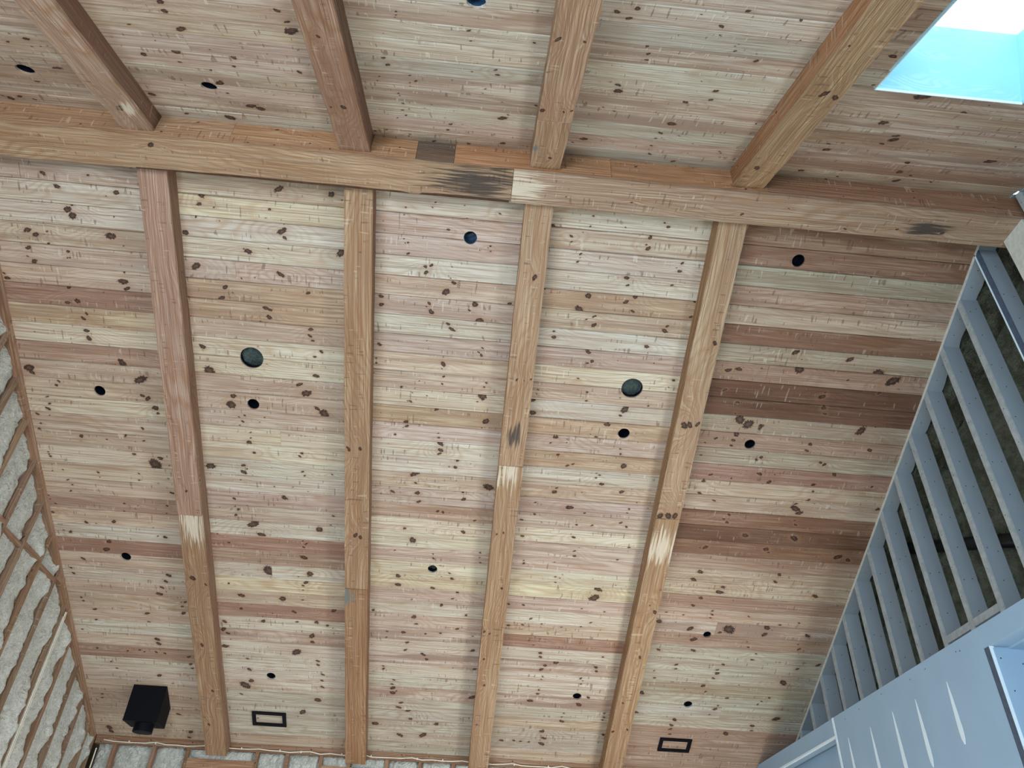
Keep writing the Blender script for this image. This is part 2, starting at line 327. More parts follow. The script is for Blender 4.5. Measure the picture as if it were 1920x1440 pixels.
KN1 = "-2219,533,27 -2244,607,24 -1589,426,43 -1163,428,30 -1670,598,16 -1575,773,44 -1555,828,22 -1867,972,39 -1090,918,39 -2377,859,33 -2314,1142,45 -1601,1153,40 -2081,1311,25 -2019,1354,9 -2120,1415,34 -1372,1299,23 -1740,1472,32 -1706,1485,21 -1717,1553,26 -1356,1636,26 -1364,1701,21 -1341,1743,19 -2319,1891,33 -1266,1845,17 -1326,1899,19 -1792,1602,12 -1559,712,9 -2278,720,9 -1318,2091,34 -1471,2193,34 -1407,2276,55 -2278,2125,54 -2103,2458,49 -2079,2365,31 -1312,2428,31 -1251,2472,49 -2041,2582,11 -2007,2629,16 -2039,2670,11 -1987,2561,12 -1803,2567,9 -1942,2742,11 -1945,2801,11 -1960,2853,31 -1920,2961,16 -1469,2927,16 -1489,2964,18 -2032,3114,26 -2033,3190,36 -2000,3153,12 -1465,3135,17 -1447,3180,12 -2068,3282,12 -1180,3143,12 -1745,3333,9 -1566,3324,9 -1650,3455,33 -2143,3511,21 -2141,3603,12 -2111,3636,17 -2140,3708,17 -1174,3632,17 -1202,3746,13 -1974,3805,67 -1316,3809,40 -1900,3927,47 -2346,3149,57 -1487,3971,13 -1454,4005,16 -1478,4049,19 -2235,4058,19 -1479,4181,44 -1841,4383,69 -1422,4390,41 -2271,4590,15 -1466,4509,28 -1498,4551,17 -1501,4614,14 -2149,4741,42 -1717,4748,39 -1507,4748,17 -2160,4926,21 -1603,4922,31 -1178,4866,31 -1935,5079,29 -2090,5131,9 -1575,5061,19 -1365,5051,26 -1251,5085,20 -2350,5124,26 -2372,5236,32 -2325,5289,26 -2302,5374,10 -2367,5477,44 -1592,5497,58 -1419,5247,36 -1418,5334,26 -2135,5645,21 -1365,5612,24 -1360,5672,21 -2125,5805,27 -1312,5815,24 -1321,5908,21 -1318,6007,27 -2183,6053,67 -2112,5978,33 -2237,6198,21 -1371,6217,46 -1550,6426,43 -2068,6570,15 -555,478,9 -313,415,10 -336,459,7 -72,420,7 222,460,15 -48,524,9 -194,632,18 -561,743,7 -527,774,11 -551,779,8 -523,868,20 165,741,10 146,758,7 169,786,9 -373,969,18 -322,953,18 -365,1022,25 -146,951,7 -152,1053,8 -185,1180,37 -121,1092,25 -743,1270,23 -739,1347,21 -324,1297,16 -302,1376,28 -348,1330,12 70,1270,30 28,1331,14 373,1237,23 122,1418,37 -151,1475,23 -113,1522,33 -750,1724,24 171,1677,15 141,1723,14 164,1747,16 -171,1869,26 -181,1914,10 -775,1862,10 -774,1910,12 -161,1991,15 -171,2068,11 -542,2132,15 232,2022,13 215,2066,10 208,2164,43 163,2221,12 -451,2273,17 -479,2271,10 -304,2201,9 -208,2338,25 -487,2491,27 259,2420,35 -480,2540,22 -586,2637,14 -180,2590,11 -174,2637,16 -151,2704,35 -148,2771,28 -158,2812,23 4,2952,21 -57,2949,9 24,2875,18 -391,3064,45 -349,3050,15 -371,3166,16 343,3153,59 -590,3287,23 -351,3281,29 93,3230,18 106,3316,24 -333,3383,24 -141,3481,19 -90,3489,19 235,3562,19 129,3714,25 -461,3720,19 -375,3857,38 -554,4005,11 -155,4073,16 -162,4016,11 330,4085,14 318,3958,11 320,4021,10 23,4252,17 -511,4335,30 -507,4450,39 52,4324,22 -143,4463,31 121,4500,17 76,4590,20 -348,4503,8 -358,4636,10 -40,4690,20 231,4806,20 -760,4819,20 -324,4880,29 -296,4975,23 147,5006,23 -431,5106,26 -609,5108,17 -192,5107,13 -30,5085,17 323,5096,13 -614,5195,12 -387,5249,26 -401,5362,23 338,5306,32 -201,5413,32 -161,5480,26 -638,5623,18 -637,5663,18 -514,5826,21 -530,5894,21 -526,5952,33 -524,6026,39 -484,5997,14 -429,6177,30 -449,6254,34 -340,6298,37 -305,6430,28 380,6020,46 -713,6539,46 -5,6492,34 -421,6712,47 -155,6689,47 380,5583,24 993,408,11 981,496,9 1592,411,13 1629,442,20 672,516,22 833,592,18 842,640,12 1493,640,25 1471,609,10 1492,548,20 931,738,13 914,808,17 930,773,7 1805,740,16 1795,812,23 1764,785,7 1352,912,29 1372,977,18 1752,942,16 1047,1102,29 1379,1131,28 1453,1209,23 1455,1076,23 985,1233,46 1971,1072,17 1973,1214,16 1125,1286,20 1133,1368,31 1058,1322,12 1765,1366,31 1781,1321,21 788,1459,16 795,1516,24 1632,1530,26 1164,1718,19 1125,1741,17 1118,1630,30 1061,1899,16 1934,1840,22 1902,1914,9 1161,2032,16 709,2046,12 1161,2032,17 1167,2122,14 710,2045,11 702,2092,10 1474,2063,10 1744,2037,10 1748,2122,11 672,2160,29 685,2289,35 1536,2183,43 1505,2246,22 1395,2353,37 1306,2493,19 927,2533,30 890,2598,13 1562,2604,15 1573,2661,15 975,2721,17 1080,2835,21 1132,2812,18 1622,2791,33 1403,2915,16 1374,2897,12 1375,2948,12 1444,3018,29 991,3149,31 1007,3101,16 1647,3090,29 1163,3317,48 817,3289,13 1753,3283,13 1321,3372,16 1743,3332,12 703,3509,20 823,3430,16 905,3522,9 1260,3521,15 1415,3515,17 1699,3457,19 1761,3501,16 730,3711,22 1249,3678,24 1833,3754,18 1279,3850,18 1290,3912,22 1735,3921,16 778,4053,15 773,4019,10 1092,4009,8 1322,3803,8 1124,4199,14 1175,4214,11 1133,4273,13 1194,4165,7 1592,4326,49 1566,4446,63 665,4609,25 829,4609,17 1454,4603,14 1704,4626,14 927,4791,20 1578,4790,20 699,4906,20 849,4885,20 1052,4857,13 1270,4882,14 1481,4857,13 1002,5048,10 995,5165,12 937,5102,13 1084,5276,23 1092,5335,21 1273,5393,37 1157,5454,24 1122,5518,30 1727,5434,27 1740,5493,21 1149,5626,13 1139,5670,12 1579,5617,18 1607,5655,12 1593,5702,14 1127,5838,15 1122,5901,24 1705,5907,24 1046,6014,43 1611,6029,40 1457,6183,14 1439,6246,17 1452,6316,34 1925,6142,18 1931,6207,19 1919,6253,19 1238,6502,34 1271,6612,35 776,6696,31 925,6687,22 1005,6692,19 1100,6693,19 1254,6711,44 1965,6494,22 1779,5274,18 2505,1674,35 2410,1693,34 2710,1647,12 2869,1607,11 3053,1627,47 3783,1598,54 3937,1667,68 3524,1692,16 3050,1528,8 2976,1465,37 3486,1489,37 2426,1893,22 3334,1882,36 3351,1835,14 3852,1800,19 2570,2009,22 3381,1995,25 3409,2055,22 2572,2126,11 2631,2189,49 2719,2229,56 2823,2252,49 3797,2204,49 2618,2413,22 2613,2472,20 2444,2407,20 2353,2461,13 2631,2346,31 3319,2369,13 3360,2390,23 3343,2462,25 3944,2403,28 2344,2602,14 2886,2607,19 2929,2576,20 3514,2582,19 3555,2598,20 2483,2812,23 2955,2761,29 3104,2753,9 2690,2837,10 3068,2846,26 3681,2704,26 3510,2837,26 4090,2811,17 2429,2889,23 2417,3035,26 3528,2915,16 3513,3015,18 2578,3108,20 3459,3181,41 3394,3076,21 3408,3132,59 2764,3262,21 2721,3320,18 2763,3356,19 3458,3323,21 3436,3270,13 4229,3067,24 2981,3498,33 3486,3490,45 2610,3682,29 2556,3693,13 3236,3652,32 3269,3689,16 4111,3714,29 3996,3684,48 2618,4001,36 2569,4108,39 3453,3967,23 3435,4062,26 2896,4179,26 2877,4249,49 3902,4215,40 2697,4346,26 2634,4452,26 2366,4569,15 2557,4591,17 2668,4581,12 2857,4510,15 2865,4562,15 2855,4607,15 3262,4553,15 3828,4595,15 3626,4640,20 2309,4704,37 2665,4779,37 2996,4805,25 3088,4752,75 3496,4693,37 3490,4791,37 3964,4766,34 2737,4925,48 3358,4989,19 3326,4909,10 3922,4969,21 3895,4900,14 2378,5110,24 2760,5088,34 3466,5076,17 3443,5167,21 2612,5316,24 2616,5387,21 2385,5426,12 2409,5534,21 3136,5265,21 3087,5352,21 3098,5406,28 3070,5481,21 3876,5482,46 2980,5607,28 3025,5697,16 2303,5780,32 3291,5775,25 3774,5729,16 3190,5964,29 3214,5904,14 3145,6055,16 3699,5793,16 3665,5844,14 3937,6057,51 2293,6099,29 2755,6173,29 2735,6266,29 2738,6331,29 3683,6195,33 3692,6273,22 2745,6417,22 3402,6351,37 4200,5183,31 3980,5261,24 -3474,470,25 -3116,454,13 -3378,568,31 -2907,574,29 -2992,611,9 -3322,752,35 -3287,801,35 -3282,709,19 -3620,990,29 -3682,955,37 -2998,945,49 -2904,1022,8 -3522,953,12 -3525,1057,15 -3373,1112,16 -3387,1168,10 -3367,1167,8 -3700,1109,26 -3718,1185,12 -3671,1225,30 -2926,1259,10 -2946,1338,48 -2924,1402,32 -3929,1396,28 -3946,1355,16 -3365,1554,29 -3451,1575,25 -3418,1433,18 -3302,1666,14 -3337,1713,21 -3326,1829,27 -3316,1902,27 -3897,2243,50 -3881,2284,29 -3945,2330,11 -3650,2358,16 -3679,2400,16 -2910,2274,68 -3054,2116,39 -2909,2438,28 -2864,2464,29 -2969,2488,9 -3783,2528,16 -3772,2599,16 -3792,2654,28 -2791,2613,19 -2805,2557,33 -3903,2717,21 -3889,2816,14 -3914,2882,14 -2952,2786,16 -3535,2923,21 -3119,2886,14 -2953,2923,17 -3298,2938,11 -3874,3128,10 -3870,3153,10 -3862,3176,14 -3063,3081,22 -2872,3176,66 -2817,3107,30 -2755,3080,7 -2743,3180,10 -3767,3321,10 -3433,3320,15 -3425,3375,8 -3044,3299,12 -3048,3375,15 -2766,3332,11 -3739,3434,17 -3703,3487,15 -3729,3561,15 -2749,3499,25 -3953,3633,12 -3948,3677,9 -3901,3727,14 -3225,3666,15 -3239,3761,15 -2811,3656,15 -2825,3748,10 -3946,3833,20 -3636,3930,22 -3359,3898,26 -3811,4065,19 -3873,4047,11 -2869,4047,24 -2942,4040,11 -3439,4154,26 -3480,4256,41 -3733,4397,26 -3873,4526,19 -3860,4597,19 -2882,4539,34 -2922,4621,23 -2970,4708,23 -3004,4798,43 -3832,4918,16 -3816,4964,16 -3712,5070,25 -3164,5081,31 -2781,5046,28 -2747,4889,18 -2786,4893,10 -2782,4951,18 -3717,5213,18 -3158,5202,20 -3886,5367,16 -3096,5444,32 -3087,5505,32 -3765,5631,18 -3438,5643,14 -3305,5620,18 -3257,5640,12 -3127,5637,16 -3037,5646,18 -2778,5675,28 -3641,5821,16 -3589,5920,18 -3133,5987,29 -2998,6104,12 -2768,5785,20 -2753,5846,18 -3806,6335,19 -3814,6394,19 -3802,6876,43 -3789,6937,34 -2864,6871,30 -2889,6967,26 -2976,6589,30"
KN2 = "-498,1657,9 -501,1625,9 -509,1604,7 -73,1551,15 -62,1455,11 -619,1192,17 -598,1123,20 -669,980,11 -687,930,7 -425,968,14 -462,1026,10 -468,941,7 -470,902,7 104,1182,16 118,1130,20 25,901,8 23,967,7 42,957,10 -557,800,9 -549,773,7 -536,672,11 -546,586,13 -496,609,8 162,815,9 176,608,40 212,659,13 -203,454,18 -226,370,15 -512,251,9 -527,222,8 195,251,24 326,1499,12 398,815,14 -526,518,11 872,1893,19 842,1805,24 932,1859,7 1003,1573,11 1026,1505,15 1029,1444,16 1512,1658,7 1527,1678,7 1527,1614,13 911,1151,23 920,1084,36 1545,1192,23 1546,1088,20 1392,1031,21 1682,1540,18 943,841,12 1371,749,38 1327,614,21 1310,537,12 1352,549,7 1305,426,14 1320,302,18 791,428,36 717,365,13 1819,437,9 1834,416,9 1424,1283,7 -1899,1525,24 -1907,1443,22 -2184,1277,15 -1209,1554,28 -1173,1459,22 -1169,1372,49 -2220,965,22 -1986,1035,35 -2004,916,16 -1615,1029,21 -1643,928,16 -1207,936,19 -1805,709,34 -1816,860,16 -1788,584,13 -2954,1010,27 -2921,685,43 -3159,498,24 -2363,471,30 -1868,245,46 -1662,442,44 -1867,1280,38 -2851,952,8 -2962,927,10 -3039,1046,11 -3102,956,16 -3498,221,28 -1599,414,36 3194,1227,24 2765,1026,37 2946,824,38 2932,875,33 2897,759,21 2537,690,18 2561,609,32 2519,272,28 2802,326,18 2825,232,17 3213,534,21 3235,391,27 3341,354,18 3282,253,31 3889,501,21 3766,668,52 2443,1712,26 2479,1423,11 2838,1359,58"
KR1 = "-923,3711,39 -871,3731,26 -995,2729,31 -884,2719,25 552,922,28 495,1880,17 561,1881,9 621,1862,12 460,3574,16 524,3552,16 422,4263,14 496,4279,11 569,4246,16 437,4847,23 494,4869,17 461,5238,17 582,5237,14 494,5626,21 458,6241,15 2174,1371,26 2116,2189,40 2068,2200,40 2187,2175,31 2103,3205,40 2025,3212,39 2168,3199,39 2136,5064,26 2184,4421,31 2058,5762,18 2014,6225,21 2174,6178,21 2119,4335,14 -2564,4394,32 -2542,5300,28 -2436,4470,19 -2526,3336,18 -2566,6510,25 -2484,5977,24"
KR2 = "-2516,562,40 595,1805,13 -937,1610,16 -992,844,13 -906,859,29 -937,1610,16 571,1063,15 620,1088,15 429,1061,25 550,431,17 446,1806,27 2105,1548,40 2184,1521,33 2055,575,32 2032,2004,10 1931,2089,29"
KBB = "-2426,-81,38 2970,104,24 3375,60,21 2119,60,21 2458,-36,15 3745,61,27 1234,39,18 1264,148,12 718,47,12"
KBS = "-2943,77,16 -2353,77,16 -2095,17,19 -1706,45,17 -1511,44,17 -1256,104,17 -1099,61,17 -2125,234,20 -1531,231,28 -587,158,15 1240,198,22 1031,237,9 2088,49,25 3461,218,15 3446,137,15 2863,72,13 4084,112,15"


# slope frames: local x = world x, local y along the slope, local z = up out of the roof, face of the boards at z=0
FR1 = frame((0, 0, Z1), (1, 0, 0), (0, math.cos(A1), -math.sin(A1)))   # far slope, v = y
FR2 = frame((0, 0, Z2), (1, 0, 0), (0, math.cos(A2), math.sin(A2)))    # near slope, v = -y

# ------------------------------------------------------------------ ceiling boards
PAL = dict(W=((208, 201, 184), .25), P=((212, 202, 178), .18), T=((200, 182, 160), .40), K=((198, 180, 165), .4), B=((146, 112, 88), 1.0),
           D=((112, 80, 60), .9), R=((172, 138, 120), .8), S=((198, 184, 168), 1.0), Y=((214, 203, 172), .3), G=((190, 186, 170), .35),
           O=((196, 172, 142), .6), L=((180, 154, 134), .6), X=((156, 126, 104), 1.6), V=((182, 173, 152), .5))  # V: pale boards, dim light of the right bay put into their colour
def chunks(L, W, gap, holes):
    """split a board face (local, centred) into box cells round its holes"""
    hw, hl = W/2-gap, L/2
    xs = []
    for h in holes:
        if h[0] == 'c': xs.append((h[1]-h[3], h[1]+h[3], h))
        else: xs.append((h[1], h[2], h))
    xs.sort(); cells = []; cur = -hl
    for a, c, h in xs:
        a = max(a, -hl); c = min(c, hl)
        if a > cur: cells.append(('full', cur, a))
        if h[0] == 'c':
            n = 12
            for i in range(n):
                q0 = -math.cos(math.pi*i/n); q1 = -math.cos(math.pi*(i+1)/n)
                x0, x1 = h[1]+q0*h[3], h[1]+q1*h[3]
                s0, s1 = math.sqrt(max(0, 1-q0*q0))*h[3], math.sqrt(max(0, 1-q1*q1))*h[3]
                cells.append(('lo', x0, x1, min(max(h[2]-s0, -hw), hw), min(max(h[2]-s1, -hw), hw)))
                cells.append(('hi', x0, x1, min(max(h[2]+s0, -hw), hw), min(max(h[2]+s1, -hw), hw)))
        else:
            if h[3] > -hw: cells.append(('lo', a, c, min(h[3], hw), min(h[3], hw)))
            if h[4] < hw: cells.append(('hi', a, c, max(h[4], -hw), max(h[4], -hw)))
        cur = c
    if cur < hl: cells.append(('full', cur, hl))
    return cells, hw
def board_bm(L, W, Tk, holes):
    bm = bmesh.new(); gap = 0.0016; ch = 0.0048
    cells, hw = chunks(L, W, gap, holes)
    for c in cells:
        if c[0] == 'full':
            _, x0, x1 = c
            prof = [(-hw, Tk), (-hw, ch*1.3), (-hw+ch, 0), (hw-ch*.6, 0), (hw, ch*1.3), (hw, Tk)]
            prism(bm, [(x0, v, z) for v, z in prof], [(x1, v, z) for v, z in prof])
        elif c[0] == 'lo':
            _, x0, x1, v0, v1 = c
            if max(v0, v1) > -hw+1e-4:
                prism(bm, [(x0, -hw, 0), (x0, max(v0, -hw+1e-4), 0), (x0, max(v0, -hw+1e-4), Tk), (x0, -hw, Tk)], [(x1, -hw, 0), (x1, max(v1, -hw+1e-4), 0), (x1, max(v1, -hw+1e-4), Tk), (x1, -hw, Tk)])
        else:
            _, x0, x1, v0, v1 = c
            if min(v0, v1) < hw-1e-4:
                prism(bm, [(x0, min(v0, hw-1e-4), 0), (x0, hw, 0), (x0, hw, Tk), (x0, min(v0, hw-1e-4), Tk)], [(x1, min(v1, hw-1e-4), 0), (x1, hw, 0), (x1, hw, Tk), (x1, min(v1, hw-1e-4), Tk)])
    return bm

HOLES1 = [(-1.890, 1.963, .104), (1.569, 1.954, .099), (-3.295, 2.423, .052), (-1.901, 2.435, .055), (1.569, 2.434, .055), (2.785, 2.442, .051),
          (-.008, .685, .056), (2.784, .628, .055), (-3.296, 4.333, .052), (-.157, 4.212, .049), (-1.890, 5.890, .051), (2.869, 4.847, .044),
          (1.575, 5.902, .051), (2.865, 5.916, .050)]
HOLES2 = [(-3.167, .634, .062), (-1.899, .646, .057), (-.032, 1.808, .056)]
SKY = (2.507, 3.478, 1.378, 2.62)
def build_slope(name, fr, sgn, p0, rows, cols, tints, knots, holes, sky=None):
    root_bm = bmesh.new()
    vmax = 7.05
    # sheathing above the boards, with the skylight cut out
    def deck(x0, x1, v0, v1):
        a, c = sorted((v0*sgn, v1*sgn)); box_bm(root_bm, x0, x1, a, c, 0.15, 0.17)
    if sky:
        deck(XL-.2, sky[0]-.03, 0, vmax); deck(sky[1]+.03, 4.95, 0, vmax)
        deck(sky[0]-.03, sky[1]+.03, 0, sky[2]-.03); deck(sky[0]-.03, sky[1]+.03, sky[3]+.03, vmax)
    else: deck(XL-.2, 4.95, 0, vmax)
    root = obj(name, root_bm, M_SHEATH, None, fr, kind='structure')
    xb = [XL]+RX+[XR]
    for row in range(-2, rows):
        v0 = p0+row*PITCH; v1 = v0+PITCH
        v0 = max(v0, 0.03)
        v1 = min(v1, 7.02)
        if v1-v0 < 0.03: continue
        vc = (v0+v1)/2; W = v1-v0
        proud = random.uniform(-.0008, .0008)
        for bay in range(5):
            x0, x1 = xb[bay], xb[bay+1]
            spans = [(x0, x1)]
            if (bay == 1 and row % 9 == 4) or (bay == 4 and row % 7 == 3):
                q = x0+(x1-x0)*random.uniform(.3, .7); spans = [(x0, q), (q, x1)]
            for (a, c) in spans:
                hs = []
                for hx, hv, hr in holes:
                    if a-hr < hx < c+hr and v0-hr < hv < v1+hr: hs.append(('c', hx-(a+c)/2, (hv-vc)*sgn, hr))
                if sky and v1 > sky[2] and v0 < sky[3] and bay == 4:
                    if a >= sky[0] and c <= sky[1] and v0 >= sky[2] and v1 <= sky[3]: continue
                    lo, hi = sorted(((sky[2]-vc)*sgn, (sky[3]-vc)*sgn))
                    if min(c, sky[1]) > max(a, sky[0]): hs.append(('r', max(a, sky[0])-(a+c)/2, min(c, sky[1])-(a+c)/2, lo, hi))
                bm = board_bm(c-a-.0015, W, 0.018, hs)
                o = obj('board', bm, M_BOARD, root, T((a+c)/2, vc*sgn, proud+random.uniform(0, .0006)))
                code = tints[bay][row] if 0 <= row < len(tints[bay]) else random.choice('TKWTG')
                col, al = PAL[code]; tint(o, jcol(dull(col, .13), 5), al)
                ks = [(u-(a+c)/2, (v-vc)*sgn, r) for u, v, r in knots if a < u < c and v0 <= v < v1]
                if v0 > 1.6 and name.endswith('1') or row < 0:
                    ks += [(random.uniform(-(c-a)/2, (c-a)/2), random.uniform(-W/2, W/2), random.uniform(.008, .022)) for _ in range(4)]
                if len(ks) < 8:
                    for _ in range(random.choice((0, 1, 1, 2))):
                        kx = random.uniform(-(c-a)/2, (c-a)/2)
                        ks.append((kx, random.uniform(-W/2, W/2), random.uniform(.005, .009)))
                set_knots(o, ks)
    return root
TINT1 = ["KWWTKTROPLTTPTTPTTLTWRTWTTTWTLWWTTTTT",
         "TYWPKOOTPPTTKPPWWKKWRLWYTRWSWWWWGGGGT",
         "WKKWTKWKTTPOKWWTKLPPKPYKWKSWSWGSGGGGG",
         "WTWWOTWKPTWOKOWTKKPKKPYKWTRWSWWSGTGGT",
         "XXVLTBVLDDVLVRTTBDBLTTLTSLGGGVGGGLLLL"]
TINT2 = ["SLSTSKKTSKTKSTKTTKTTKTKTTKTKTTKTKTTT", "SKSKKTTSKTWKTWTKTTKTTKTKTTKTKTTKTKTT",
         "KWSSGWWSWGWTGWTGTWTTGTWTGTTWTGTWTGTT", "KGSSWWSGWSWTTWTGTTGTWTTGTTWTGTTWTGTT",
         "LSLSTSGTSLTGSSLSTGTTLTTGTTLTTGTTLTTG"]
slope_far = build_slope('ceiling', FR1, 1, .348, 38, 5, TINT1, parse(KN1), HOLES1)
slope_near = build_slope('ceiling_1', FR2, -1, .32, 38, 5, TINT2, parse(KN2), HOLES2, SKY)
slope_near.name = 'ceiling.001'

# ------------------------------------------------------------------ ridge beam
def piece(name, parent, mw, L, W, Tk, mat, col, al=.3, knots=(), jit=.0025, **props):
    """plank of a box beam: length along local x, outer face at z=0, thickness towards +z"""
    bm = bmesh.new(); box_bm(bm, -L/2, L/2, -W/2, W/2, 0, Tk, jit, max(2, int(L/.18)))
    o = obj(name, bm, mat, parent, mw); tint(o, dull(col), al)
    for k, v in props.items(): o[k] = v
    set_knots(o, list(knots)); return o
rb = empty('ridge_beam', T(0, 0, ZB), label='long horizontal ridge beam boxed in rough timber under the peak of the ceiling', category='beam')
bx0, bx1 = XL, XR+.16
kbb, kbs = parse(KBB), parse(KBS)
FB = frame((0, 0, 0), (1, 0, 0), (0, 1, 0))      # underside: local y = world y, z up
for a, c, col, st, pl, lab in ((bx0, .292, (192, 160, 122), (.02, .0, .24), None, 'left underside plank blackened at its end'), (.295, bx1, (186, 160, 132), (3.6, .04, .11), (.34, .0, .16), 'right underside plank, pale at the joint')):
    m = (a+c)/2
    props = {'stain': [st[0]-m, st[1], st[2]]}
    if pl: props['pale'] = [pl[0]-m, pl[1], pl[2]]
    o = piece('bottom_board', rb, T(m, 0, 0)@FB, c-a, 2*BW, .03, M_BEAM, col, .45, [(x-m, y, r*.7) for x, y, r in kbb if a < x < c], .004, **props)
    o['label'] = lab
bm = bmesh.new(); n = 60; A = []
for i in range(n+1):
    x = -2.6+2.88*i/n; wd = .006+.020*(.5+.5*noise.noise(Vector((x*2.2, 4, 1))))*min(1, i/14)
    A.append([bm.verts.new((x, BW-wd, -.0015)), bm.verts.new((x, BW+.002, -.0035)), bm.verts.new((x, BW+.002, .012+.01*noise.noise(Vector((x*5, 1, 1))))), bm.verts.new((x, BW-wd, .003))])
for a, c in zip(A, A[1:]):
    for k in range(4): bm.faces.new((a[k], a[(k+1) % 4], c[(k+1) % 4], c[k]))
M_WANE = simple('dark_waney_edge', (84, 58, 42), 0.8, 14.0, 0.4)
obj('waney_edge', bm, M_WANE, rb, T(0, 0, 0), label='dark split along the lower edge')
FS = frame((0, -BW, 0), (1, 0, 0), (0, 0, -1))   # near side: outer face looks to -y; local y = -z world, local z = +y
for a, c, col, al, lab in ((bx0, -1.85, (200, 158, 116), .3, None), (-1.848, -.455, (204, 154, 106), .35, None), (-.452, -.166, (112, 98, 84), .9, 'short dark grey weathered block'), (-.163, 1.04, (208, 150, 100), .35, None), (1.043, 2.262, (198, 142, 94), .4, None), (2.265, bx1, (176, 126, 92), .4, None)):
    m = (a+c)/2; H = .27
    o = piece('side_board', rb, T(m, 0, H/2+.03)@FS, c-a, H, .03, M_BEAM, col, al, [(x-m, -(z-H/2-.03), r*.6) for x, z, r in kbs if a < x < c], .002)
    if lab: o['label'] = lab
FS2 = frame((0, BW, 0), (-1, 0, 0), (0, 0, -1))
for a, c, col in ((bx0, .1, (180, 150, 118)), (.103, bx1, (186, 156, 122))):
    m = (a+c)/2
    piece('side_board', rb, T(m, 0, .15+.03)@FS2, c-a, .26, .03, M_BEAM, col, .4)

# ------------------------------------------------------------------ rafters
kr = {1: parse(KR1), 2: parse(KR2)}
def rafter(slope, i, label, bottoms, lcol, rcol, v0, v1):
    fr, sgn = (FR1, 1) if slope == 1 else (FR2, -1)
    root = empty('rafter', fr@T(RX[i], 0, 0), label=label, category='rafter', group='rafters of the far slope' if slope == 1 else 'rafters of the near slope')
    # local frames: along slope
    def along(z): return frame((0, 0, z), (0, 1, 0), (-1, 0, 0))       # local x = v axis, y = -u, z up
    for (a, c, col, al, pr) in bottoms:
        m = (a+c)/2*sgn
        ks = [((v-(a+c)/2)*sgn, -(u-RX[i]), r) for u, v, r in kr[slope] if abs(u-RX[i]) < RW*.55 and a < v < c]
        q = {}
        for k, (sv, su, sr) in pr.items():
            q[k] = [(sv-(a+c)/2)*sgn, -su, sr]
        o = piece('bottom_board', root, T(0, m, 0)@along(-HR), c-a-.002, RW, .028, M_BEAM, col, al, ks, .0035, **q)
    L = v1-v0; mid = (v0+v1)/2*sgn
    for s, col in ((-1, lcol), (1, rcol)):  # shade and warm bounce light are put into the side board colours
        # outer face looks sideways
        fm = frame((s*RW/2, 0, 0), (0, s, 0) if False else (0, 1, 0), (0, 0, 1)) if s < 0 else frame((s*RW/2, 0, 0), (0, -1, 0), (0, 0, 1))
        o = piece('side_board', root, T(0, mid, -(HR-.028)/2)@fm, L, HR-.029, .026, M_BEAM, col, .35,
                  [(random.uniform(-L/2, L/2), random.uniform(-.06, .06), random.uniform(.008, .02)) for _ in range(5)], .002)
    return root
V1a, V1b = .1665, 7.02
V2a, V2b = .166, 7.02
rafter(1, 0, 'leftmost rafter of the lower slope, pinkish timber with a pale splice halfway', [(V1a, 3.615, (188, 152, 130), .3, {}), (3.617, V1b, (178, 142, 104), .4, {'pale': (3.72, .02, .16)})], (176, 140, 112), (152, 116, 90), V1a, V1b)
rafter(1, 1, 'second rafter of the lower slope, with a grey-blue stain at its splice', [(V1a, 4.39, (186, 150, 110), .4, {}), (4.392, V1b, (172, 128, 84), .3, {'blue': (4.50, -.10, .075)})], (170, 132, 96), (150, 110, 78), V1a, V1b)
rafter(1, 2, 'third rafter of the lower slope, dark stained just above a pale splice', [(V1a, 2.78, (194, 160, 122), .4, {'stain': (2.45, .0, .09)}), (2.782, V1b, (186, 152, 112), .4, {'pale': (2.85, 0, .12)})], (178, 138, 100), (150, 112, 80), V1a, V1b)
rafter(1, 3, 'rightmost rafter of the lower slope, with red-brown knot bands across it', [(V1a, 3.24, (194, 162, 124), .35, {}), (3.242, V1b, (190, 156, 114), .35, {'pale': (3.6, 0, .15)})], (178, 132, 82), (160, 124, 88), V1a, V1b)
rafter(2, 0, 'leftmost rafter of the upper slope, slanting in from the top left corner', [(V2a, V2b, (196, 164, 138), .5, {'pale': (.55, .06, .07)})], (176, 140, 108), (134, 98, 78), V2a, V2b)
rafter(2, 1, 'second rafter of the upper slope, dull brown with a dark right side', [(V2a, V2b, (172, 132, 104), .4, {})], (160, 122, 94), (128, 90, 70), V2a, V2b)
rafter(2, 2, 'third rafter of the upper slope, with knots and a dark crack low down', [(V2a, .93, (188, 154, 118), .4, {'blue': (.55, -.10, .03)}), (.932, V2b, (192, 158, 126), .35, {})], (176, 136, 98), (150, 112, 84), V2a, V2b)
rafter(2, 3, 'rightmost rafter of the upper slope, orange side face, beside the skylight', [(V2a, V2b, (188, 156, 112), .5, {})], (180, 124, 78), (164, 130, 94), V2a, V2b)

